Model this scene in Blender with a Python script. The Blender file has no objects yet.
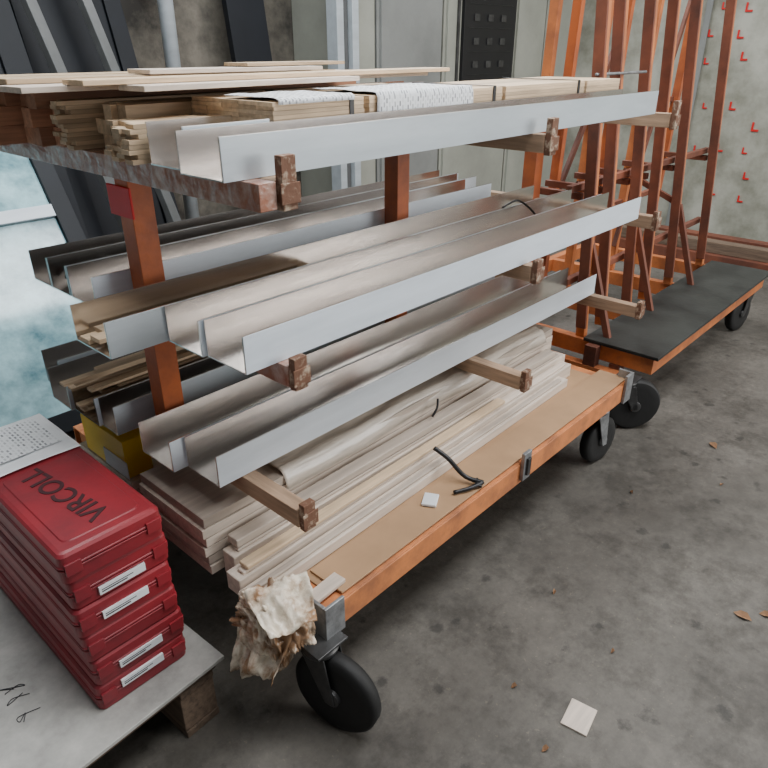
import bpy, bmesh, math, random
from mathutils import Vector, Matrix, noise
random.seed(7)
R=random.uniform
# ---------------------------------------------------------------- materials
def mat(name,col,rough=0.6,metal=0.0,var=0.12,scale=6.0,stretch=(1,1,1),bump=0.0,bscale=40,island=0.0,col2=None,ramp=(0.35,0.65),trans=0.0,spec=None):
    m=bpy.data.materials.new(name); m.use_nodes=True
    nt=m.node_tree; N=nt.nodes; L=nt.links
    b=N['Principled BSDF']; b.inputs['Roughness'].default_value=rough; b.inputs['Metallic'].default_value=metal
    if spec is not None: b.inputs['Specular IOR Level'].default_value=spec
    tc=N.new('ShaderNodeTexCoord'); mp=N.new('ShaderNodeMapping'); mp.inputs['Scale'].default_value=stretch
    L.new(tc.outputs['Object'],mp.inputs['Vector'])
    nz=N.new('ShaderNodeTexNoise'); nz.inputs['Scale'].default_value=scale; nz.inputs['Detail'].default_value=6; nz.inputs['Roughness'].default_value=0.65
    L.new(mp.outputs['Vector'],nz.inputs['Vector'])
    cr=N.new('ShaderNodeValToRGB'); cr.color_ramp.elements[0].position=ramp[0]; cr.color_ramp.elements[1].position=ramp[1]
    if col2 is None: col2=tuple(c*(1-var*2.2) for c in col)
    cr.color_ramp.elements[0].color=(*col2,1); cr.color_ramp.elements[1].color=(*[min(1,c*(1+var*0.5)) for c in col],1)
    L.new(nz.outputs['Fac'],cr.inputs['Fac'])
    out=cr.outputs['Color']
    if island>0:
        g=N.new('ShaderNodeNewGeometry'); hs=N.new('ShaderNodeHueSaturation'); mr=N.new('ShaderNodeMapRange')
        mr.inputs['To Min'].default_value=1-island; mr.inputs['To Max'].default_value=1+island*0.5
        L.new(g.outputs['Random Per Island'],mr.inputs['Value']); L.new(mr.outputs['Result'],hs.inputs['Value']); L.new(out,hs.inputs['Color']); out=hs.outputs['Color']
    L.new(out,b.inputs['Base Color'])
    if bump>0:
        n2=N.new('ShaderNodeTexNoise'); n2.inputs['Scale'].default_value=bscale; n2.inputs['Detail'].default_value=5
        L.new(mp.outputs['Vector'],n2.inputs['Vector'])
        bp=N.new('ShaderNodeBump'); bp.inputs['Strength'].default_value=bump; bp.inputs['Distance'].default_value=0.01
        L.new(n2.outputs['Fac'],bp.inputs['Height']); L.new(bp.outputs['Normal'],b.inputs['Normal'])
    if trans>0: b.inputs['Transmission Weight'].default_value=trans
    return m
GX=(1,14,14)
M={}
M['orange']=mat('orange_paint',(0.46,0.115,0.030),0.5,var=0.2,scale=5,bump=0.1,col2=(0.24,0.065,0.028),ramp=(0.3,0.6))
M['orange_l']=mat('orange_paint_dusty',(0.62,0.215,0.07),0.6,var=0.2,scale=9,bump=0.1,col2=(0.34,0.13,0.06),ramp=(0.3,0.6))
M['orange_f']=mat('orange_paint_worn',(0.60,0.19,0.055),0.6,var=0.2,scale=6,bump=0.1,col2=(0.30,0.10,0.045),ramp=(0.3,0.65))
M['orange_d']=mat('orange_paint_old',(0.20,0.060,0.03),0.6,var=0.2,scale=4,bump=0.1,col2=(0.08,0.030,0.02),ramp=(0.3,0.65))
M['rubber']=mat('black_rubber',(0.012,0.012,0.012),0.65,var=0.2,bump=0.1)
M['mat']=mat('rubber_mat',(0.033,0.036,0.033),0.5,var=0.2,scale=3,bump=0.1,col2=(0.012,0.013,0.012))
M['blackpl']=mat('black_plastic',(0.008,0.008,0.010),0.4)
M['steel']=mat('zinc_steel',(0.36,0.37,0.38),0.45,0.6,var=0.2,scale=25)
M['darksteel']=mat('dark_steel',(0.09,0.09,0.09),0.45,0.6,var=0.2,scale=15)
M['wheeldisc']=mat('grey_wheel_disc',(0.13,0.135,0.13),0.55,0.1,var=0.2,scale=15)
M['alu']=mat('mill_aluminium',(0.83,0.80,0.775),0.20,1.0,var=0.08,scale=3,stretch=(0.5,8,8))
M['film']=mat('white_protective_film',(0.74,0.81,0.88),0.32,0.0,var=0.05,scale=4,stretch=(0.6,4,4),bump=0.05,bscale=8)
M['film_g']=mat('grey_protective_film',(0.55,0.61,0.65),0.32,0.15,var=0.06,scale=4,stretch=(0.6,4,4))
M['wood']=mat('pine_timber',(0.66,0.49,0.32),0.65,var=0.12,scale=5,stretch=GX,bump=0.05,island=0.28)
M['woodr']=mat('red_brown_timber',(0.47,0.235,0.14),0.7,var=0.15,scale=5,stretch=GX,island=0.25)
M['woodw']=mat('whitewashed_timber',(0.66,0.56,0.47),0.6,var=0.10,scale=4,stretch=GX,island=0.30)
M['arm']=mat('arm_timber',(0.48,0.32,0.21),0.7,var=0.15,scale=5,stretch=(14,1,14),bump=0.08,island=0.15)
M['armend']=mat('stained_timber_end',(0.15,0.07,0.04),0.75,var=0.3,scale=45,col2=(0.48,0.37,0.27),ramp=(0.36,0.50),bump=0.3)
M['filmbrown']=mat('film_wrapped_timber',(0.32,0.14,0.09),0.2,var=0.2,scale=14,bump=0.5,bscale=25,col2=(0.58,0.46,0.40),ramp=(0.28,0.55))
M['hard']=mat('hardboard',(0.45,0.275,0.15),0.6,var=0.08,scale=3)
M['paper']=mat('white_paper',(0.76,0.78,0.80),0.6,var=0.03)
M['red']=mat('red_case_plastic',(0.31,0.018,0.028),0.42,var=0.15,scale=4,col2=(0.18,0.018,0.026),bump=0.04,bscale=60)
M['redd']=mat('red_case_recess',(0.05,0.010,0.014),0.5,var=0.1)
M['redtag']=mat('red_tag',(0.65,0.010,0.010),0.5,var=0.03)
M['yellow']=mat('yellow_board',(0.95,0.64,0.02),0.5,var=0.05)
M['palletw']=mat('weathered_pallet_wood',(0.16,0.11,0.075),0.8,var=0.2,scale=5,stretch=(14,1,14),bump=0.1,island=0.25)
M['sheet']=mat('grey_white_board',(0.46,0.45,0.42),0.5,var=0.2,scale=5,bump=0.03)
M['glass']=mat('daylit_filmed_glass',(0.44,0.68,0.73),0.12,var=0.3,scale=2.6,stretch=(1.6,1,2.0),col2=(0.09,0.21,0.25),ramp=(0.34,0.66),spec=0.8)  # daylight behind the panes is painted in as pale cyan colour
M['frame']=mat('anthracite_frame',(0.008,0.010,0.014),0.55,var=0.1,spec=0.3)
M['grey']=mat('grey_profile',(0.11,0.115,0.115),0.5,var=0.12)
M['plastic']=mat('wrinkled_plastic_film',(0.64,0.57,0.49),0.2,var=0.10,scale=6,stretch=(1,8,8),bump=0.25,bscale=6)
M['bag']=mat('crumpled_plastic_wrap',(0.70,0.62,0.50),0.14,var=0.3,scale=7,bump=0.9,bscale=22,col2=(0.34,0.20,0.11),ramp=(0.42,0.53))
M['tape']=mat('brown_tape',(0.34,0.19,0.10),0.2,var=0.2,scale=12,bump=0.4,bscale=20)
M['cab']=mat('cabinet_enamel',(0.36,0.37,0.32),0.45,var=0.10,scale=1.5)
M['cabd']=mat('cabinet_grey_enamel',(0.25,0.26,0.25),0.45,var=0.12,scale=1.5)
M['leaf']=mat('dry_leaf',(0.34,0.19,0.10),0.8)
M['ink']=mat('ink',(0.03,0.03,0.035),0.7)
def printed():
    m=mat('printed_paper',(0.66,0.68,0.70),0.55,var=0.02); nt=m.node_tree;N=nt.nodes;L=nt.links;b=N['Principled BSDF']
    tc=N.new('ShaderNodeTexCoord'); br=N.new('ShaderNodeTexBrick'); br.inputs['Scale'].default_value=1.0
    sp=N.new('ShaderNodeSeparateXYZ'); cb=N.new('ShaderNodeCombineXYZ'); sb=N.new('ShaderNodeMath'); sb.operation='SUBTRACT'
    L.new(tc.outputs['Object'],sp.inputs[0]); L.new(sp.outputs['Y'],sb.inputs[0]); L.new(sp.outputs['Z'],sb.inputs[1]); L.new(sb.outputs[0],cb.inputs['X']); L.new(sp.outputs['X'],cb.inputs['Y'])
    mp=N.new('ShaderNodeMapping'); L.new(cb.outputs[0],mp.inputs['Vector']); mp.inputs['Scale'].default_value=(50,60,60)
    br.inputs['Color1'].default_value=(0.16,0.17,0.19,1);br.inputs['Color2'].default_value=(0.72,0.74,0.76,1);br.inputs['Mortar'].default_value=(0.74,0.76,0.78,1)
    br.inputs['Mortar Size'].default_value=0.16; br.inputs['Brick Width'].default_value=0.9; br.inputs['Row Height'].default_value=0.6
    L.new(mp.outputs['Vector'],br.inputs['Vector']); L.new(br.outputs['Color'],b.inputs['Base Color']); return m
M['print']=printed()
def floormat():
    m=bpy.data.materials.new('stained_concrete'); m.use_nodes=True; nt=m.node_tree;N=nt.nodes;L=nt.links;b=N['Principled BSDF']
    tc=N.new('ShaderNodeTexCoord')
    def nz(s,d=8,r=0.6):
        n=N.new('ShaderNodeTexNoise'); n.inputs['Scale'].default_value=s; n.inputs['Detail'].default_value=d; n.inputs['Roughness'].default_value=r; L.new(tc.outputs['Object'],n.inputs['Vector']); return n
    def mul(a,c,f=1):
        mx=N.new('ShaderNodeMix'); mx.data_type='RGBA'; mx.blend_type='MULTIPLY'; mx.inputs[0].default_value=f; L.new(a,mx.inputs[6]); L.new(c,mx.inputs[7]); return mx.outputs[2]
    def ramp(src,p0,p1,c0,c1):
        r=N.new('ShaderNodeValToRGB'); r.color_ramp.elements[0].position=p0; r.color_ramp.elements[1].position=p1; r.color_ramp.elements[0].color=(*c0,1); r.color_ramp.elements[1].color=(*c1,1); L.new(src,r.inputs['Fac']); return r.outputs['Color']
    a=nz(1.1,9,.68); base=ramp(a.outputs['Fac'],.36,.64,(0.064,0.057,0.048),(0.155,0.141,0.122))
    c=nz(30,6,.7); out=mul(base,ramp(c.outputs['Fac'],.3,.7,(.74,.74,.74),(1.1,1.1,1.1)))
    e=nz(5,7,.75); out=mul(out,ramp(e.outputs['Fac'],.38,.52,(.55,.54,.52),(1,1,1)),.9)
    v=N.new('ShaderNodeTexVoronoi'); v.inputs['Scale'].default_value=9; L.new(tc.outputs['Object'],v.inputs['Vector'])
    d=nz(12,5,.7); ad=N.new('ShaderNodeMath'); ad.operation='MULTIPLY_ADD'; ad.inputs[1].default_value=1.1; L.new(d.outputs['Fac'],ad.inputs[0]); L.new(v.outputs['Distance'],ad.inputs[2])
    out=mul(out,ramp(ad.outputs[0],.60,.72,(.42,.42,.42),(1,1,1)),.85)
    s=nz(75,3,.6); out=mul(out,ramp(s.outputs['Fac'],.66,.70,(1,1,1),(1.5,1.45,1.35)),.8)
    L.new(out,b.inputs['Base Color'])
    r4=N.new('ShaderNodeMapRange'); r4.inputs['To Min'].default_value=.45; r4.inputs['To Max'].default_value=.85; L.new(a.outputs['Fac'],r4.inputs['Value']); L.new(r4.outputs['Result'],b.inputs['Roughness'])
    bp=N.new('ShaderNodeBump'); bp.inputs['Strength'].default_value=.25; bp.inputs['Distance'].default_value=.01; L.new(c.outputs['Fac'],bp.inputs['Height']); L.new(bp.outputs['Normal'],b.inputs['Normal'])
    return m
M['floor']=floormat()
M['wall']=mat('dirty_concrete_wall',(0.19,0.17,0.138),0.85,var=0.2,scale=2.5,bump=0.4,bscale=20,col2=(0.040,0.036,0.031),ramp=(0.38,0.62))
M['sheeting']=mat('white_film_wall',(0.42,0.42,0.36),0.5,var=0.2,scale=2.0,bump=0.3,bscale=5,col2=(0.19,0.19,0.145),ramp=(0.35,0.65))
M['ceil']=mat('ceiling_grey',(0.10,0.096,0.092),0.9)
# ---------------------------------------------------------------- mesh builder
class MB:
    def __init__(s,name): s.name=name; s.bm=bmesh.new(); s.ms=[]
    def mi(s,k):
        if k not in s.ms: s.ms.append(k)
        return s.ms.index(k)
    def poly(s,vs,fs,k,smooth=False):
        i=s.mi(k); bv=[s.bm.verts.new(v) for v in vs]; out=[]
        for f in fs:
            try:
                F=s.bm.faces.new([bv[j] for j in f]); F.material_index=i; F.smooth=smooth; out.append(F)
            except ValueError: pass
        return bv,out
    BF=[(0,3,2,1),(4,5,6,7),(0,1,5,4),(1,2,6,5),(2,3,7,6),(3,0,4,7)]
    def box(s,x0,x1,y0,y1,z0,z1,k,rz=0,piv=None,mtx=None):
        vs=[Vector(v) for v in [(x0,y0,z0),(x1,y0,z0),(x1,y1,z0),(x0,y1,z0),(x0,y0,z1),(x1,y0,z1),(x1,y1,z1),(x0,y1,z1)]]
        if rz:
            c=Vector(piv) if piv else Vector(((x0+x1)/2,(y0+y1)/2,0)); c.z=0
            rm=Matrix.Rotation(rz,3,'Z'); vs=[rm@(v-c)+c for v in vs]
        if mtx: vs=[mtx@v for v in vs]
        return s.poly(vs,s.BF,k)
    def beam(s,p0,p1,w,h,k,up=(0,0,1)):
        p0=Vector(p0);p1=Vector(p1);d=(p1-p0).normalized();u=Vector(up)
        if abs(d.dot(u))>.98: u=Vector((1,0,0))
        a=d.cross(u).normalized()*w/2; b=a.cross(d).normalized()*h/2
        vs=[p0-a-b,p0+a-b,p0+a+b,p0-a+b,p1-a-b,p1+a-b,p1+a+b,p1-a+b]
        return s.poly(vs,[(0,1,2,3),(7,6,5,4),(0,4,5,1),(1,5,6,2),(2,6,7,3),(3,7,4,0)],k)
    def lathe(s,c,axis,prof,k,seg=36,caps=True):
        c=Vector(c);ax=Vector(axis).normalized();u=Vector((0,0,1)) if abs(ax.z)<.9 else Vector((1,0,0))
        a=ax.cross(u).normalized();b=ax.cross(a).normalized();vs=[]
        for r,h in prof:
            for i in range(seg):
                t=2*math.pi*i/seg; vs.append(c+ax*h+a*(r*math.cos(t))+b*(r*math.sin(t)))
        fs=[]
        for j in range(len(prof)-1):
            for i in range(seg):
                i2=(i+1)%seg; fs.append((j*seg+i,j*seg+i2,(j+1)*seg+i2,(j+1)*seg+i))
        if caps: fs.append(tuple(range(seg))[::-1]); fs.append(tuple((len(prof)-1)*seg+i for i in range(seg)))
        s.poly(vs,fs,k,True)
    def cyl(s,p0,p1,r,k,seg=20):
        p0=Vector(p0);p1=Vector(p1); s.lathe(p0,p1-p0,[(r,0),(r,(p1-p0).length)],k,seg)
    def tube(s,pts,r,k,seg=8,sub=6):
        P=[Vector(p) for p in pts]; Q=[]
        for i in range(len(P)-1):
            a=P[max(i-1,0)];b=P[i];c=P[i+1];d=P[min(i+2,len(P)-1)]
            for j in range(sub):
                t=j/sub; Q.append(0.5*((2*b)+(c-a)*t+(2*a-5*b+4*c-d)*t*t+(3*b-a-3*c+d)*t**3))
        Q.append(P[-1]); vs=[];n=len(Q)
        for i,q in enumerate(Q):
            d=(Q[min(i+1,n-1)]-Q[max(i-1,0)]).normalized(); u=Vector((0,0,1)) if abs(d.z)<.9 else Vector((1,0,0))
            a=d.cross(u).normalized();b=d.cross(a).normalized()
            for j in range(seg):
                t=2*math.pi*j/seg; vs.append(q+a*(r*math.cos(t))+b*(r*math.sin(t)))
        fs=[(i*seg+j,i*seg+(j+1)%seg,(i+1)*seg+(j+1)%seg,(i+1)*seg+j) for i in range(n-1) for j in range(seg)]
        fs+= [tuple(range(seg))[::-1],tuple((n-1)*seg+j for j in range(seg))]
        s.poly(vs,fs,k,True)
    def sheet(s,fn,nu,nv,k,smooth=True):
        vs=[fn(i/nu,j/nv) for i in range(nu+1) for j in range(nv+1)]
        fs=[(i*(nv+1)+j,(i+1)*(nv+1)+j,(i+1)*(nv+1)+j+1,i*(nv+1)+j+1) for i in range(nu) for j in range(nv)]
        s.poly(vs,fs,k,smooth)
    def finish(s,bevel=0.0,parent=None,solid=0.0,sub=0):
        bm=s.bm; bmesh.ops.recalc_face_normals(bm,faces=bm.faces)
        xs=[v.co for v in bm.verts]; mn=Vector((min(v.x for v in xs),min(v.y for v in xs),min(v.z for v in xs))); mx=Vector((max(v.x for v in xs),max(v.y for v in xs),max(v.z for v in xs)))
        o=Vector(((mn.x+mx.x)/2,(mn.y+mx.y)/2,mn.z))
        bmesh.ops.translate(bm,verts=bm.verts,vec=-o)
        me=bpy.data.meshes.new(s.name); bm.to_mesh(me); bm.free()
        for k in s.ms: me.materials.append(M[k])
        ob=bpy.data.objects.new(s.name,me); bpy.context.scene.collection.objects.link(ob); ob.location=o
        if solid: md=ob.modifiers.new('s','SOLIDIFY'); md.thickness=solid
        if bevel:
            md=ob.modifiers.new('b','BEVEL'); md.width=bevel; md.segments=2; md.limit_method='ANGLE'; md.angle_limit=math.radians(50)
        if parent:
            ob.parent=parent; ob.matrix_parent_inverse=parent.matrix_basis.inverted()
        return ob
# ---------------------------------------------------------------- room
b=MB('floor'); b.box(-5,7,-5,4.35,-0.1,0,'floor'); b.finish()
b=MB('wall_back'); b.box(-5,7.1,4.2,4.4,0,4.6,'wall'); b.finish()
b=MB('wall_right'); b.box(6.8,7.0,-5,4.2,0,4.6,'sheeting')
wr=b.finish()
b=MB('ceiling'); b.box(-5,7,-5,4.4,4.6,4.7,'ceil'); b.finish()
b=MB('printed_film_marks')
for i in range(14):
    for j in range(16):
        if random.random()<.35: continue
        y=2.3-i*0.24+R(-.04,.04); z=0.35+j*.19+R(-.03,.03); s=R(.6,1.0)
        b.box(6.790,6.798,y,y+.016*s,z,z+.075*s,'redtag'); b.box(6.790,6.798,y-.045*s,y,z,z+.016*s,'redtag')
b.finish(parent=wr)
b=MB('film_panel_battens')
for y in (2.35,1.35,.35,-.65): b.box(6.775,6.789,y,y+.05,0,4.5,'cabd')
b.finish(parent=wr)
# ---------------------------------------------------------------- casters
def caster(b,x,y,ztop,r,ang,w=0.045,hub='steel',side=1):
    ax=Vector((math.cos(ang),math.sin(ang),0)); tr=Vector((-ax.y,ax.x,0))*side
    c=Vector((x,y,r))
    b.lathe(c-ax*w/2,ax,[(r*.70,0),(r*.93,0.001),(r,w*.22),(r,w*.78),(r*.93,w-.001),(r*.70,w)],'rubber',48)
    b.lathe(c-ax*w*.42,ax,[(r*.2,0),(r*.71,0),(r*.71,w*.84),(r*.2,w*.84)],'wheeldisc',40)
    b.lathe(c-ax*w*.75,ax,[(r*.2,0),(r*.2,w*1.5)],hub,16)
    sw=c+tr*r*.38; sw.z=ztop
    for sgn in (-1,1):
        o=ax*sgn*(w/2+.010)
        p=[c+o-tr*.014+Vector((0,0,-.016)),c+o+tr*.014+Vector((0,0,-.016)),sw+o+tr*.035+Vector((0,0,-.03)),sw+o-tr*.035+Vector((0,0,-.03))]
        q=[v+ax*sgn*.005 for v in p]
        b.poly(p+q,[(0,1,2,3),(7,6,5,4),(0,4,5,1),(1,5,6,2),(2,6,7,3),(3,7,4,0)],hub)
    b.lathe((sw.x,sw.y,ztop-.035),(0,0,1),[(.045,0),(.05,.015),(.035,.03)],hub,24)
    b.box(sw.x-.05,sw.x+.05,sw.y-.05,sw.y+.05,ztop-.008,ztop,hub)
# ---------------------------------------------------------------- trolley 1
DX0,DX1,DY0,DY1,DZ=0.80,2.52,0.92,2.27,0.36
ZL=[0.612,0.993,1.378]
AX=[0.835,1.82,2.74]; PY=1.595
b=MB('cantilever_rack_trolley')
t=.006
def cchan_x(b,x0,x1,y,z0,z1,s,k):
    b.box(x0,x1,min(y,y+s*t),max(y,y+s*t),z0,z1,k); 
    for z in (z0,z1-t): b.box(x0,x1,min(y+s*t,y+s*.05),max(y+s*t,y+s*.05),z,z+t,k)
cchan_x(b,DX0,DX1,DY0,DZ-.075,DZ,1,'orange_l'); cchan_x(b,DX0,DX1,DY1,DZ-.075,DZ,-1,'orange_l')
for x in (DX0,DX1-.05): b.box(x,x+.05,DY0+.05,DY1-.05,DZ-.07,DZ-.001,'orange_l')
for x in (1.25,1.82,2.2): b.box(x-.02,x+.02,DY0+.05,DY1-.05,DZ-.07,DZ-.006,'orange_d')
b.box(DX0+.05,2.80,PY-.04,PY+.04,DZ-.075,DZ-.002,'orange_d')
b.box(DX0+.05,DX1-.05,DY0+.05,DY1-.05,DZ-.005,DZ+.004,'hard')
for x in AX:
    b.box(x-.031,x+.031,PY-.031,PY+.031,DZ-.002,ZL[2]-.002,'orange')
for zi,z in enumerate(ZL):
    for xi,x in enumerate(AX):
        h=.05
        y0=1.02;y1=2.20; xa,xb=x-.021,x+.021; k='arm'
        if zi==1 and xi==0: k='filmbrown'
        b.box(xa,xb,y0,PY-.0315,z-h,z,k); b.box(xa,xb,PY+.0315,y1,z-h,z,k)
        b.box(xa-.004,xb+.004,PY-.14,PY-.032,z-h-.008,z-h-.001,'orange'); b.box(xa-.004,xb+.004,PY+.032,PY+.14,z-h-.008,z-h-.001,'orange')
        tall=.045 if zi==2 else .020
        b.box(xa+.004,xb-.002,y0-.020,y0-.0005,z-h-.006,z+tall,'armend')
        b.box(xa-.002,xb+.004,y0-.0235,y0-.0205,z-h+.006,z-.004,'armend')
        if zi==2 and xi==0:
            b.box(xa-.045,xa-.0045,y0-.012,y1+.12,z-.052,z,'filmbrown'); 
b.box(DX0-.010,DX0+.055,DY0-.010,DY0-.001,DZ-.080,DZ+.025,'steel'); b.box(DX0-.010,DX0-.001,DY0-.001,DY0+.055,DZ-.080,DZ+.025,'steel')
b.box(DX1-.05,DX1+.012,DY0-.012,DY0-.001,DZ-.08,DZ+.045,'steel'); b.box(DX1+.001,DX1+.012,DY0-.001,DY0+.05,DZ-.08,DZ+.045,'steel')
b.box(1.685,1.73,DY0-.014,DY0-.001,DZ-.06,DZ+.045,'steel'); b.box(1.698,1.718,DY0-.022,DY0-.014,DZ-.04,DZ+.025,'darksteel')
caster(b,.795,.885,DZ-.075,.124,math.radians(192),hub='darksteel',side=-1); caster(b,2.43,.975,DZ-.075,.105,math.radians(262),side=-1)
caster(b,.90,2.12,DZ-.075,.105,math.radians(100)); caster(b,2.42,2.12,DZ-.075,.105,math.radians(80))
b.box(AX[0]-.0375,AX[0]-.0315,PY-.045,PY+.065,1.225,1.30,'redtag')
b.finish(.0015)
# ---------------------------------------------------------------- channels
def chan(x0,x1,y0,y1,z,h=.085,h2=None,k='film',rz=0,name='aluminium_channel'):
    b=MB(name); th=.003; fl=.0008; h2=h2 or h
    b.box(x0,x1,y0,y1,z,z+th,'alu',rz,(x0,y0,0))
    b.box(x0,x1,y0,y0+th,z+th,z+h,'alu',rz,(x0,y0,0)); b.box(x0,x1,y1-th,y1,z+th,z+h2,'alu',rz,(x0,y0,0))
    b.box(x0+.001,x1-.001,y0-fl,y0,z,z+h-.001,k,rz,(x0,y0,0)); b.box(x0+.001,x1-.001,y1,y1+fl,z,z+h2-.001,k,rz,(x0,y0,0))
    b.finish()
z=ZL[2]+.001
chan(.73,2.67,1.06,1.20,z,k='film_g',h=.080); chan(.755,.97,1.215,1.35,z,k='film_g')
chan(.68,2.55,2.08,2.20,z,k='film_g')
z=ZL[1]+.001
chan(.73,2.65,1.05,1.187,z); chan(.72,2.60,1.192,1.325,z); chan(.58,2.58,1.330,1.49,z,k='film_g')
chan(.71,2.5,1.65,1.79,z); chan(.71,2.6,1.80,1.91,z,k='film_g'); chan(.71,2.62,1.915,2.03,z,k='film_g')
z=ZL[0]+.001
chan(.745,2.76,1.235,1.375,z,h=.09); chan(.705,2.7,1.38,1.532,z,h=.09)
chan(.70,2.6,1.66,1.745,z,h=.09,k='film_g'); chan(.69,2.6,1.75,1.90,z,h=.09); chan(.68,2.7,1.905,2.03,z,h=.10,k='film_g'); chan(.72,2.7,2.04,2.16,z,h=.11,k='film_g')
# ---------------------------------------------------------------- timber on top
def bundle(name,x0,x1,y0,y1,z0,z1,th,wd,k='wood',jit=.03,gap=.0006,skip=0):
    b=MB(name); zz=z0
    while zz+th<=z1+1e-6:
        yy=y0
        while yy+wd<=y1+1e-6:
            if random.random()>=skip: b.box(x0+R(-jit,jit),x1+R(-jit,jit),yy,yy+wd-gap,zz,zz+th-gap,k)
            yy+=wd
        zz+=th
    return b
z=ZL[2]+.001
SEG=[(.98,1.26),(1.28,1.86),(1.88,2.38),(2.40,2.66)]
for (a,c) in SEG:
    b=bundle('timber_slat_bundle',a,c,1.212,1.52,z,z+.118,.009,.0616,jit=.002)
    if c<2.5:
        for xb in ([c-.05] if a<1.9 else [a+.1,c-.04]):
            b.box(xb,xb+.014,1.2095,1.2115,z,z+.12,'blackpl'); b.box(xb,xb+.014,1.2115,1.525,z+.119,z+.121,'blackpl')
    b.finish()
bundle('timber_batten_bundle',.82,1.7,1.53,1.68,z,z+.105,.035,.037,jit=.05).finish(.001)
bundle('timber_slat_bundle',.74,.96,1.37,1.50,z,z+.08,.010,.0325,jit=.02).finish()
bundle('timber_slat_bundle',.74,1.9,1.685,1.75,z,z+.11,.010,.0325,jit=.02).finish()
bundle('timber_batten_bundle',.74,1.8,1.76,1.91,z,z+.135,.045,.0495,'woodr',jit=.03).finish(.001)
bundle('timber_batten_bundle',.68,1.7,1.915,2.065,z,z+.135,.045,.0495,'woodr',jit=.03).finish(.001)
b=MB('timber_plank_stack')
zz=z+.1365
for i,(x0,x1,y0,w,rz) in enumerate([(.60,1.95,1.56,.12,.02),(.50,1.7,1.70,.14,-.03),(.55,1.9,1.85,.13,.01),(.80,1.5,1.44,.10,.06)]):
    b.box(x0,x1,y0,y0+w,zz,zz+.012,'woodw',rz); 
for i,(x0,x1,y0,w,rz) in enumerate([(.70,2.0,1.50,.09,.03),(.62,1.6,1.66,.12,.0),(.5,1.5,1.84,.11,.03)]):
    b.box(x0,x1,y0,y0+w,zz+.013,zz+.024,'wood',rz)
b.box(.95,1.5,1.62,1.74,zz+.026,zz+.036,'woodw',-.05); b.box(1.25,1.65,1.66,1.76,zz+.038,zz+.047,'wood',.06)
b.finish(.001)
def drape(name,x0,x1,y0,y1,zt,drop,k='print'):
    b=MB(name)
    def fn(u,v):
        L=(y1-y0)+drop; s=v*L; x=x0+(x1-x0)*u; n=noise.noise(Vector((x*18,s*18,3)))*.003
        if s<(y1-y0): return Vector((x,y1-s,zt+.003+n))
        return Vector((x,y0-.004-abs(n),zt+.002-(s-(y1-y0))))
    b.sheet(fn,24,24,k); b.finish(solid=.0006)
drape('printed_paper_sheet',1.30,1.70,1.209,1.44,z+.1215,.075); drape('printed_paper_sheet',.99,1.22,1.209,1.40,z+.1215,.012)
b=bundle('timber_batten_bundle',.60,1.3,1.345,1.475,ZL[1]+.005,ZL[1]+.03,.012,.043,jit=.05); b.finish(.001)
b=MB('timber_slat_bundle')
for i in range(16):
    y=1.765+R(0,.10); x=.62+R(0,.2); zz=ZL[0]+.012+.008*i
    b.box(x,x+.7,y,y+.028,zz,zz+.0075,'wood',R(-.03,.03),(x+.35,y,0))
b.finish()
# ---------------------------------------------------------------- timber on deck
b=MB('whitewashed_board_stack'); zz=DZ+.005
for i in range(6):
    dx=R(-.008,.008); b.box(.685+dx,2.42,1.235+R(0,.006),1.545,zz+i*.03,zz+i*.03+.027,'woodw')
b.finish(.001)
b=MB('whitewashed_board_stack'); 
for i in range(3): b.box(.70+R(-.01,.01),2.42,1.65,1.98,zz+i*.03,zz+i*.03+.027,'woodw')
b.finish(.001)
b=MB('yellow_carton'); b.box(.71,.79,1.67,1.93,zz+.09,zz+.215,'yellow'); b.box(.706,.7095,1.66,1.80,zz+.092,zz+.15,'paper'); b.finish(.002)
b=MB('timber_moulding_bundle')
L=[(.72,2.43,1.172,.05,.075,.0),(.69,2.40,1.112,.055,.055,.008),(.68,2.30,1.06,.045,.035,.015)]
for x0,x1,y,w,h,rz in L:
    b.box(x0,x1,y,y+w,zz,zz+h,'woodw',rz,(x0,y,0)); b.box(x0+.02,x1-.04,y+.008,y+w*.6,zz+h+.0005,zz+h+.010,'woodw',rz,(x0,y,0))
b.box(.74,2.35,1.18,1.222,zz+.088,zz+.112,'woodw',.0); b.box(.72,1.9,1.115,1.150,zz+.068,zz+.08,'wood',.01,(.8,1.09,0))
b.finish(.003)
b=MB('hardboard_panel'); b.box(.87,2.53,.935,1.055,zz,zz+.006,'hard'); b.finish(.001)
b=MB('plastic_film_sheet')
def fn(u,v):
    x=.95+1.4*u; y=1.225+.20*v; n=abs(noise.noise(Vector((x*1.5+y*5,y*26,1))))*.016+noise.noise(Vector((x*9,y*18,5)))*.004
    return Vector((x,y+noise.noise(Vector((x*3,0,4)))*.02,zz+.188+n*(1-.3*v)-(.05*(1-v/.15)**2 if v<.15 else 0)))
b.sheet(fn,160,24,'plastic'); b.finish(solid=.0008)
b=MB('crumpled_plastic_wrap')
bmesh.ops.create_icosphere(b.bm,subdivisions=6,radius=1.0); b.mi('bag')
for f in b.bm.faces: f.smooth=True
def sgp(a,e): return math.copysign(abs(a)**e,a)
for v in b.bm.verts:
    p=v.co.copy()
    q=Vector((sgp(p.x,.65),sgp(p.y,.65),sgp(p.z,.75)))
    wv=p+Vector((noise.noise(p*2),noise.noise(p*2+Vector((7,0,0))),noise.noise(p*2+Vector((0,7,0)))))*.5
    f1=abs(noise.noise(wv*2.6)); f2=abs(noise.noise(Vector((wv.x*7,wv.y*7,wv.z*3.5))))
    q=q*(.86+.30*noise.noise(p*1.1+Vector((3,3,3)))+.34*f1+.16*f2)
    dz=max(0,-q.z); k=1-.34*dz
    v.co=Vector((.708+q.x*.068*k-.012*q.z,1.018+q.y*.086*k+.030*dz,.315+q.z*.132))
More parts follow.
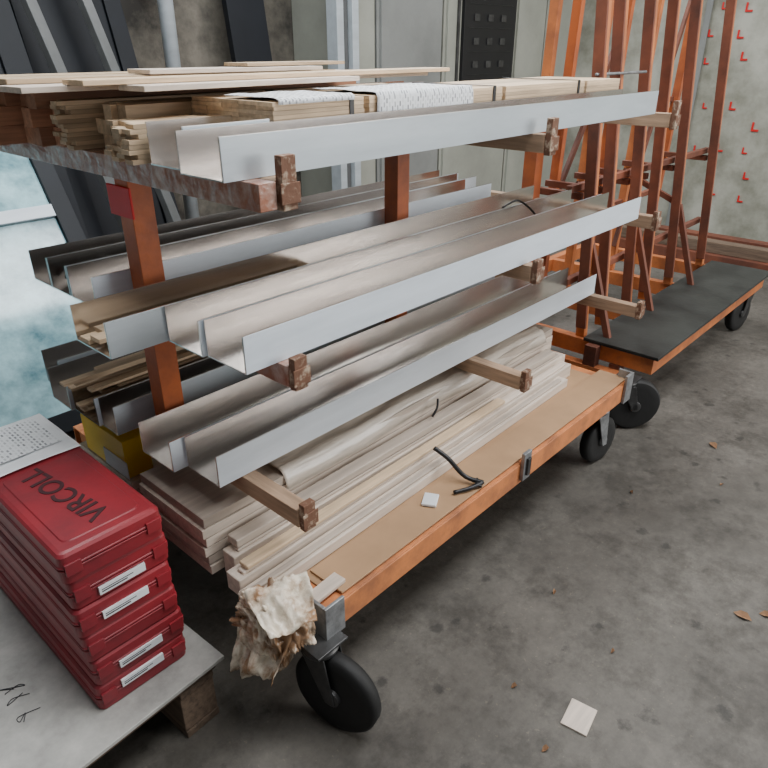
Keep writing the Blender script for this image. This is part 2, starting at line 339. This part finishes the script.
def flap(c,du,dv,w,h,seed,k,amp=1.0):
    c=Vector(c);du=Vector(du).normalized();dv=Vector(dv).normalized();n=du.cross(dv)
    def fn(u,v):
        a=noise.noise(Vector((u*3+seed,v*3,seed)))*.03+abs(noise.noise(Vector((u*8,v*5,seed+3))))*.02
        ww=w*(1-.35*v*abs(math.sin(seed)))
        return c+du*((u-.5)*ww)+dv*(v*h)+n*a*amp
    b.sheet(fn,24,24,k)
flap((.665,.965,.40),(.3,-1,0),(-.25,0,-1),.11,.15,1.3,'bag'); flap((.66,1.04,.36),(.2,-1,.1),(-.15,.15,-1),.10,.19,4.7,'bag'); flap((.72,.945,.42),(1,-.3,0),(0,-.3,-1),.10,.11,8.1,'bag')
flap((.72,1.0,.475),(.9,-.3,0),(-.4,-1,-.35),.16,.13,2.2,'bag')
flap((.648,1.03,.375),(.1,-1,.35),(-.1,.1,-1),.13,.028,3.3,'tape',.4); flap((.655,.99,.29),(.1,-1,-.25),(-.05,0,-1),.10,.026,5.3,'tape',.4)
b.finish(solid=.0008)
b=MB('timber_offcut'); b.box(.79,.90,.95,.99,DZ+.012,DZ+.024,'woodw',.05); b.finish(.002)
b=MB('small_white_packet'); b.box(1.285,1.345,.985,1.03,DZ+.012,DZ+.022,'paper',.5); b.finish(.003)
b=MB('black_strap'); Z0=DZ+.02
b.tube([(1.443,1.098,Z0+.085),(1.455,1.05,Z0+.06),(1.466,.99,Z0+.015),(1.49,.935,Z0+.004)],.0075,'blackpl')
b.tube([(1.49,.937,Z0+.004),(1.44,.95,Z0+.002),(1.39,.975,Z0)],.0065,'blackpl')
b.tube([(1.49,.96,Z0+.006),(1.47,.945,Z0+.002),(1.475,.93,Z0)],.006,'blackpl'); b.finish()
b=MB('black_strap'); b.tube([(1.56,1.20,zz+.125),(1.585,1.20,zz+.15),(1.60,1.21,zz+.175)],.004,'blackpl'); b.finish()
b=MB('black_strap'); zz2=ZL[1]+.09
b.tube([(2.10,1.33,zz2),(2.15,1.335,zz2+.006),(2.2,1.33,zz2+.010),(2.22,1.29,zz2-.015),(2.21,1.25,zz2-.04)],.004,'blackpl'); b.finish()
b=MB('black_cable_coil')
b.tube([(.74+.02*i+.02*math.sin(i*2.1),1.855+.03*math.cos(i*1.7),ZL[1]+.03+.012*math.sin(i)) for i in range(16)],.006,'blackpl'); b.finish()
# ---------------------------------------------------------------- pallet + cases
b=MB('wooden_pallet')
b.box(-.9,.63,1.13,2.35,.188,.200,'sheet',.05,(.63,1.13,0))
for i in range(7): b.box(-.85,.61,1.145+i*.17,1.145+i*.17+.12,.164,.187,'palletw',.05,(.63,1.13,0))
for x in (-.8,-.15,.50):
    for y in (1.15,1.65,2.15): b.box(x,x+.1,y,y+.13,.023,.141,'palletw',.05,(.63,1.13,0))
    b.box(x,x+.1,1.145,2.3,.142,.163,'palletw',.05,(.63,1.13,0)); b.box(x,x+.1,1.145,2.3,0,.022,'palletw',.05,(.63,1.13,0))
b.finish(.002)
b=MB('handwritten_note'); 
random.seed(3)
for r in range(3):
    x=.02+r*.10; y=1.42+R(-.02,.02)
    for c in range(3):
        p=[(x+R(-.025,.025),y-.05*c+R(-.02,.02),.2015) for _ in range(5)]; b.tube(p,.0010,'ink',5,4)
b.finish()
CX0,CX1,CY0,CY1=.335,.575,1.20,1.84
def rr(x0,x1,y0,y1,r,n=5):
    pts=[]
    for cx,cy,a0 in ((x1-r,y1-r,0),(x0+r,y1-r,90),(x0+r,y0+r,180),(x1-r,y0+r,270)):
        for i in range(n+1):
            a=math.radians(a0+90*i/n); pts.append((cx+r*math.cos(a),cy+r*math.sin(a)))
    return pts
def slab(b,x0,x1,y0,y1,prof,r,k):
    n=None;vs=[]
    for ins,z in prof:
        p=rr(x0+ins,x1-ins,y0+ins,y1-ins,max(r-ins*.5,.004)); n=len(p); vs+= [(a,c,z) for a,c in p]
    fs=[(j*n+i,j*n+(i+1)%n,(j+1)*n+(i+1)%n,(j+1)*n+i) for j in range(len(prof)-1) for i in range(n)]
    fs+=[tuple(range(n))[::-1],tuple((len(prof)-1)*n+i for i in range(n))]
    b.poly(vs,fs,k)
NC=6; H=.4725/NC; q_=H/.0945
random.seed(11)
top=None
LB={5:None,4:.012,3:.026,2:None,1:.022,0:.040}
for i in range(NC):
    z0=.2005+i*H; dx=R(-.006,.006); dy=R(-.006,.006); b=MB('red_plastic_tool_case')
    x0,x1,y0,y1=CX0+dx,CX1+dx,CY0+dy,CY1+dy; Z=lambda a: z0+a*q_
    slab(b,x0,x1,y0,y1,[(.010,Z(0)),(.003,Z(.003)),(.002,Z(.040)),(0,Z(.042)),(0,Z(.046)),(.002,Z(.047))],.018,'red')
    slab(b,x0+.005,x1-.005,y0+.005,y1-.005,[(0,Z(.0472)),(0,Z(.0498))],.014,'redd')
    slab(b,x0,x1,y0,y1,[(.002,Z(.050)),(0,Z(.051)),(0,Z(.055)),(.002,Z(.057)),(.003,Z(.084)),(.008,Z(.091)),(.016,Z(.0935))],.018,'red')
    b.box(x0+.01,x0+.045,y0-.003,y0+.004,Z(.030),Z(.066),'red'); b.box(x0+.195,x0+.23,y0-.003,y0+.004,Z(.030),Z(.066),'red')
    if LB[i] is not None:
        zl=z0+LB[i]
        b.box(x0+.06,x0+.17,y0-.0035,y0+.0035,zl,zl+.021,'paper'); b.box(x0+.065,x0+.125,y0-.0042,y0-.0036,zl+.006,zl+.009,'ink'); b.box(x0+.065,x0+.14,y0-.0042,y0-.0036,zl+.012,zl+.014,'ink')
    if i==NC-1:
        slab(b,x0+.03,x1-.03,y0+.035,y0+.37,[(0,Z(.0932)),(.003,z0+H+.0015),(.008,z0+H+.0015)],.02,'red')
    top=b.finish(.0010)
zt=.2005+NC*H
def text(s,loc,rot,size,parent,mk='redd',ext=.001):
    cu=bpy.data.curves.new('lettering','FONT'); cu.body=s; cu.size=size; cu.extrude=ext; cu.offset=.001
    cu.materials.append(M[mk]); o=bpy.data.objects.new('lettering',cu); bpy.context.scene.collection.objects.link(o)
    o.location=loc; o.rotation_euler=rot; o.parent=parent; o.matrix_parent_inverse=parent.matrix_basis.inverted()
text('VIRCOLL',(.485,1.265,zt+.0020),(0,0,math.radians(98)),.075,top)
b=MB('plastic_document_sleeve')
def fn(u,v):
    x=.35+.215*u; y=1.58+.25*v; n=noise.noise(Vector((x*15,y*15,2)))*.004
    return Vector((x,y,zt+.006+n))
b.sheet(fn,30,30,'paper'); 
b.box(.37,.54,1.63,1.80,zt+.0105,zt+.011,'print'); b.finish(solid=.0008)
# ---------------------------------------------------------------- a-frame trolley
b=MB('a_frame_trolley'); X0,X1,Y0,Y1,ZT=2.86,4.56,.95,2.15,.34
for y in (Y0,Y1-.05): b.box(X0,X1,y,y+.05,ZT-.08,ZT,'orange_f')
for x in (X0,3.4,3.98,X1-.05): b.box(x,x+.05,Y0+.05,Y1-.05,ZT-.08,ZT-.001,'orange_f')
b.box(X0-.06,X0-.01,Y0+.12,Y1+.05,ZT-.16,ZT-.10,'orange_f'); b.box(X0-.06,X0-.01,1.2,1.26,ZT-.1,ZT,'orange_d'); b.box(X0-.01,X0+.06,1.1,1.15,ZT-.16,ZT-.08,'orange_d'); b.box(X0-.01,X0+.06,1.9,1.95,ZT-.16,ZT-.08,'orange_d')
FX=[2.90,3.10,3.40,3.62,3.98,4.50]
for i,x in enumerate(FX):
    yt=1.50+R(-.02,.02)
    b.beam((x,1.33,ZT-.001),(x,yt,2.5),.045,.035,'orange_f',up=(1,0,0))
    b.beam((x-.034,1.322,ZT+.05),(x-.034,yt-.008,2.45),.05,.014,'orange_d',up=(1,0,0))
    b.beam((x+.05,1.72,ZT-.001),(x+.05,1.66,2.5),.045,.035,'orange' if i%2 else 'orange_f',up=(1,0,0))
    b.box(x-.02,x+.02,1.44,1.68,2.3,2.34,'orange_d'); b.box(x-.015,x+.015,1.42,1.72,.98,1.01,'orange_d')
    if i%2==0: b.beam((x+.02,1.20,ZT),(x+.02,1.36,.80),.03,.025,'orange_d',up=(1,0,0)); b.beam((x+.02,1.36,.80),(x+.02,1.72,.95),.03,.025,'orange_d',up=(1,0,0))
for zz,y in ((.60,1.36),(1.02,1.40)):
    b.box(X0-.05,X1,y+.03,y+.06,zz,zz+.03,'orange_d')
b.box(X0-.05,X1,1.70,1.73,1.30,1.33,'orange_d'); b.box(X0-.05,X1,1.70,1.73,.75,.78,'orange_d')
b.beam((2.9,1.70,.5),(3.62,1.70,1.6),.03,.02,'orange_d',up=(0,1,0)); b.beam((3.98,1.70,.5),(4.5,1.68,1.9),.03,.02,'orange_d',up=(0,1,0))
for y,zz in ((1.42,1.50),(1.45,1.40)): b.cyl((2.84,y-.02,zz),(3.34,y-.02,zz),.006,'steel',10)
caster(b,2.80,.99,ZT-.08,.125,math.radians(225),.06,'darksteel',side=-1); caster(b,4.42,1.02,ZT-.08,.115,math.radians(260),.05,'darksteel')
caster(b,2.95,2.05,ZT-.08,.115,math.radians(95),.05,'darksteel'); caster(b,4.42,2.05,ZT-.08,.115,math.radians(95),.05,'darksteel')
b.box(2.84,4.60,.925,1.29,.3415,.358,'mat')
b.finish(.002)
# ---------------------------------------------------------------- background
b=MB('electrical_cabinet')
def cab(x0,x1,k,yf=3.6,h=2.5):
    b.box(x0,x1,yf,4.19,.0,h,k); b.box(x0+.03,x1-.03,yf-.02,yf-.0005,.12,h-.06,k); b.box(x1-.09,x1-.06,yf-.045,yf-.0205,1.1,1.3,'darksteel')
for a,c,k in ((3.62,3.86,'cab'),(3.88,4.62,'cabd'),(4.64,5.62,'cab'),(5.64,6.15,'cab'),(6.17,6.7,'cab')): cab(a,c,k)
b.box(4.84,5.58,3.55,3.579,1.24,2.3,'blackpl')
for r in range(5):
    b.box(4.90,5.52,3.543,3.549,1.40+r*.17,1.402+r*.17,'darksteel')
    for c in range(3): b.box(4.97+c*.19,5.04+c*.19,3.541,3.549,1.45+r*.17,1.50+r*.17,'darksteel')
b.box(4.93,5.5,3.54,3.549,1.30,1.32,'steel'); b.box(4.78,4.80,3.56,3.579,1.0,2.4,'darksteel')
b.finish(.004)
b=MB('steel_column'); b.box(3.40,3.46,3.5,3.6,0,4.59,'film_g'); b.box(3.54,3.60,3.5,3.6,0,4.59,'film_g'); b.box(3.461,3.539,3.54,3.56,0,4.59,'grey'); b.finish(.003)
b=MB('wall_pipe'); b.cyl((2.45,3.95,0),(2.45,3.95,4.59),.045,'film_g'); 
for zz in (.8,1.9,2.9): b.cyl((2.45,3.95,zz),(2.45,3.95,zz+.05),.056,'steel'); b.box(2.42,2.48,3.99,4.2,zz,zz+.05,'steel')
b.finish()
b=MB('dark_storage_board'); b.beam((3.05,3.75,0),(3.05,4.1,2.6),.30,.05,'frame',up=(0,1,0)); b.finish(.003)
def leanunit(name,x0,x1,zb,yb,ztp,ytp,frame='frame',glass='glass',fw=.07,mull=(),th=.05):
    b=MB(name); bot=Vector((0,yb,zb)); tp=Vector((0,ytp,ztp)); d=(tp-bot); Ln=d.length; d.normalize(); nrm=Vector((0,-d.z,d.y))
    mtx=Matrix(((1,0,0,0),(0,d.y,nrm.y,yb),(0,d.z,nrm.z,zb),(0,0,0,1)))
    for a,c,e,f in ((x0,x1,0,fw),(x0,x1,Ln-fw,Ln),(x0,x0+fw,fw,Ln-fw),(x1-fw,x1,fw,Ln-fw)): b.box(a,c,e,f,0,th,frame,mtx=mtx)
    for m in mull: b.box(x0+fw,x1-fw,m*Ln-.03,m*Ln+.03,0,th,'film',mtx=mtx)
    b.box(x0+fw,x1-fw,fw,Ln-fw,th*.4,th*.6,glass,mtx=mtx)
    return b
b=leanunit('leaning_window_unit',-.6,1.42,.02,2.85,1.25,3.62,mull=(.70,),fw=.09); b.finish(.003)
b=leanunit('leaning_window_unit',.4,1.55,.02,3.35,2.3,4.1,fw=.13,glass='frame'); b.finish(.003)
b=leanunit('leaning_window_unit',1.60,2.2,.02,3.55,2.0,4.1,fw=.10,glass='frame'); b.finish(.003)
b=MB('leaning_grey_profile'); 
for x,k in ((1.66,'grey'),(1.95,'grey')): b.beam((x+.2,3.3,0.0),(x-.15,4.12,2.7),.07,.04,k)
b.finish(.003)
b=MB('timber_beam_pile')
for i,(x,y0,y1,zz,k) in enumerate([(5.75,.7,2.7,0,'orange_d'),(5.9,.5,2.8,0,'palletw'),(6.05,.6,2.6,0,'palletw'),(5.8,.6,2.5,.091,'palletw'),(6.0,.7,2.9,.091,'orange_d'),(6.3,.3,2.4,0,'palletw')]):
    b.box(x,x+.11,y0,y1,zz,zz+.09,k)
b.finish(.004)
b=MB('cardboard_scrap'); b.box(1.19,1.28,.385,.455,.0,.006,'woodw',.15); b.finish(.001)
random.seed(5)
def leaf(x,y,s):
    b=MB('dry_leaf'); a=R(0,6.28)
    pts=[(-1,0,.002),(-.4,.45,.012),(.3,.4,.016),(1,0,.004),(.3,-.45,.01),(-.4,-.4,.006)]
    vs=[(x+s*(p[0]*math.cos(a)-p[1]*math.sin(a)),y+s*(p[0]*math.sin(a)+p[1]*math.cos(a)),p[2]) for p in pts]+[(x,y,.001)]
    b.poly(vs,[(0,1,6),(1,2,6),(2,3,6),(3,4,6),(4,5,6),(5,0,6)],'leaf'); b.finish()
for x,y,s in ((2.89,.63,.03),(1.905,.21,.028),(1.96,.155,.022),(1.093,.439,.012),(3.2,.3,.02),(1.2,.60,.010),(1.6,.7,.010),(2.6,.5,.012),(1.5,.45,.008),(2.3,.75,.01)): leaf(x,y,s)
# ---------------------------------------------------------------- camera
cam=bpy.data.cameras.new('camera'); cam.lens=36*669/768; cam.sensor_width=36
co=bpy.data.objects.new('camera',cam); bpy.context.scene.collection.objects.link(co)
co.location=(0,0,1.6); co.rotation_euler=(math.radians(63.3),0,math.radians(-47.7)); bpy.context.scene.camera=co
# ---------------------------------------------------------------- light
w=bpy.data.worlds.new('world'); bpy.context.scene.world=w; w.use_nodes=True
w.node_tree.nodes['Background'].inputs[0].default_value=(.94,.97,1,1); w.node_tree.nodes['Background'].inputs[1].default_value=.32
def area(n,loc,target,sx,sy,p,c=(1,1,1)):
    l=bpy.data.lights.new(n,'AREA'); l.shape='RECTANGLE'; l.size=sx; l.size_y=sy; l.energy=p; l.color=c
    o=bpy.data.objects.new(n,l); bpy.context.scene.collection.objects.link(o); o.location=loc
    o.rotation_euler=(Vector(target)-Vector(loc)).to_track_quat('-Z','Y').to_euler()
area('skylight',(2.6,-.3,4.5),(2.6,-.3,0),4.5,1.4,265,(.97,.985,1))
area('skylight_rear',(1.6,2.4,4.5),(1.6,2.0,0),3.0,1.0,170,(.93,.975,1))
area('added_highlight_light',(4.2,4.1,3.6),(2.2,1.0,.8),3.2,.8,180,(.97,.985,1))  # unseen lamp, added high at the back for highlights on the channels
area('doorway_light',(5.2,-4.0,2.4),(2.0,1.0,.6),3.0,2.6,240,(1,.99,.97))
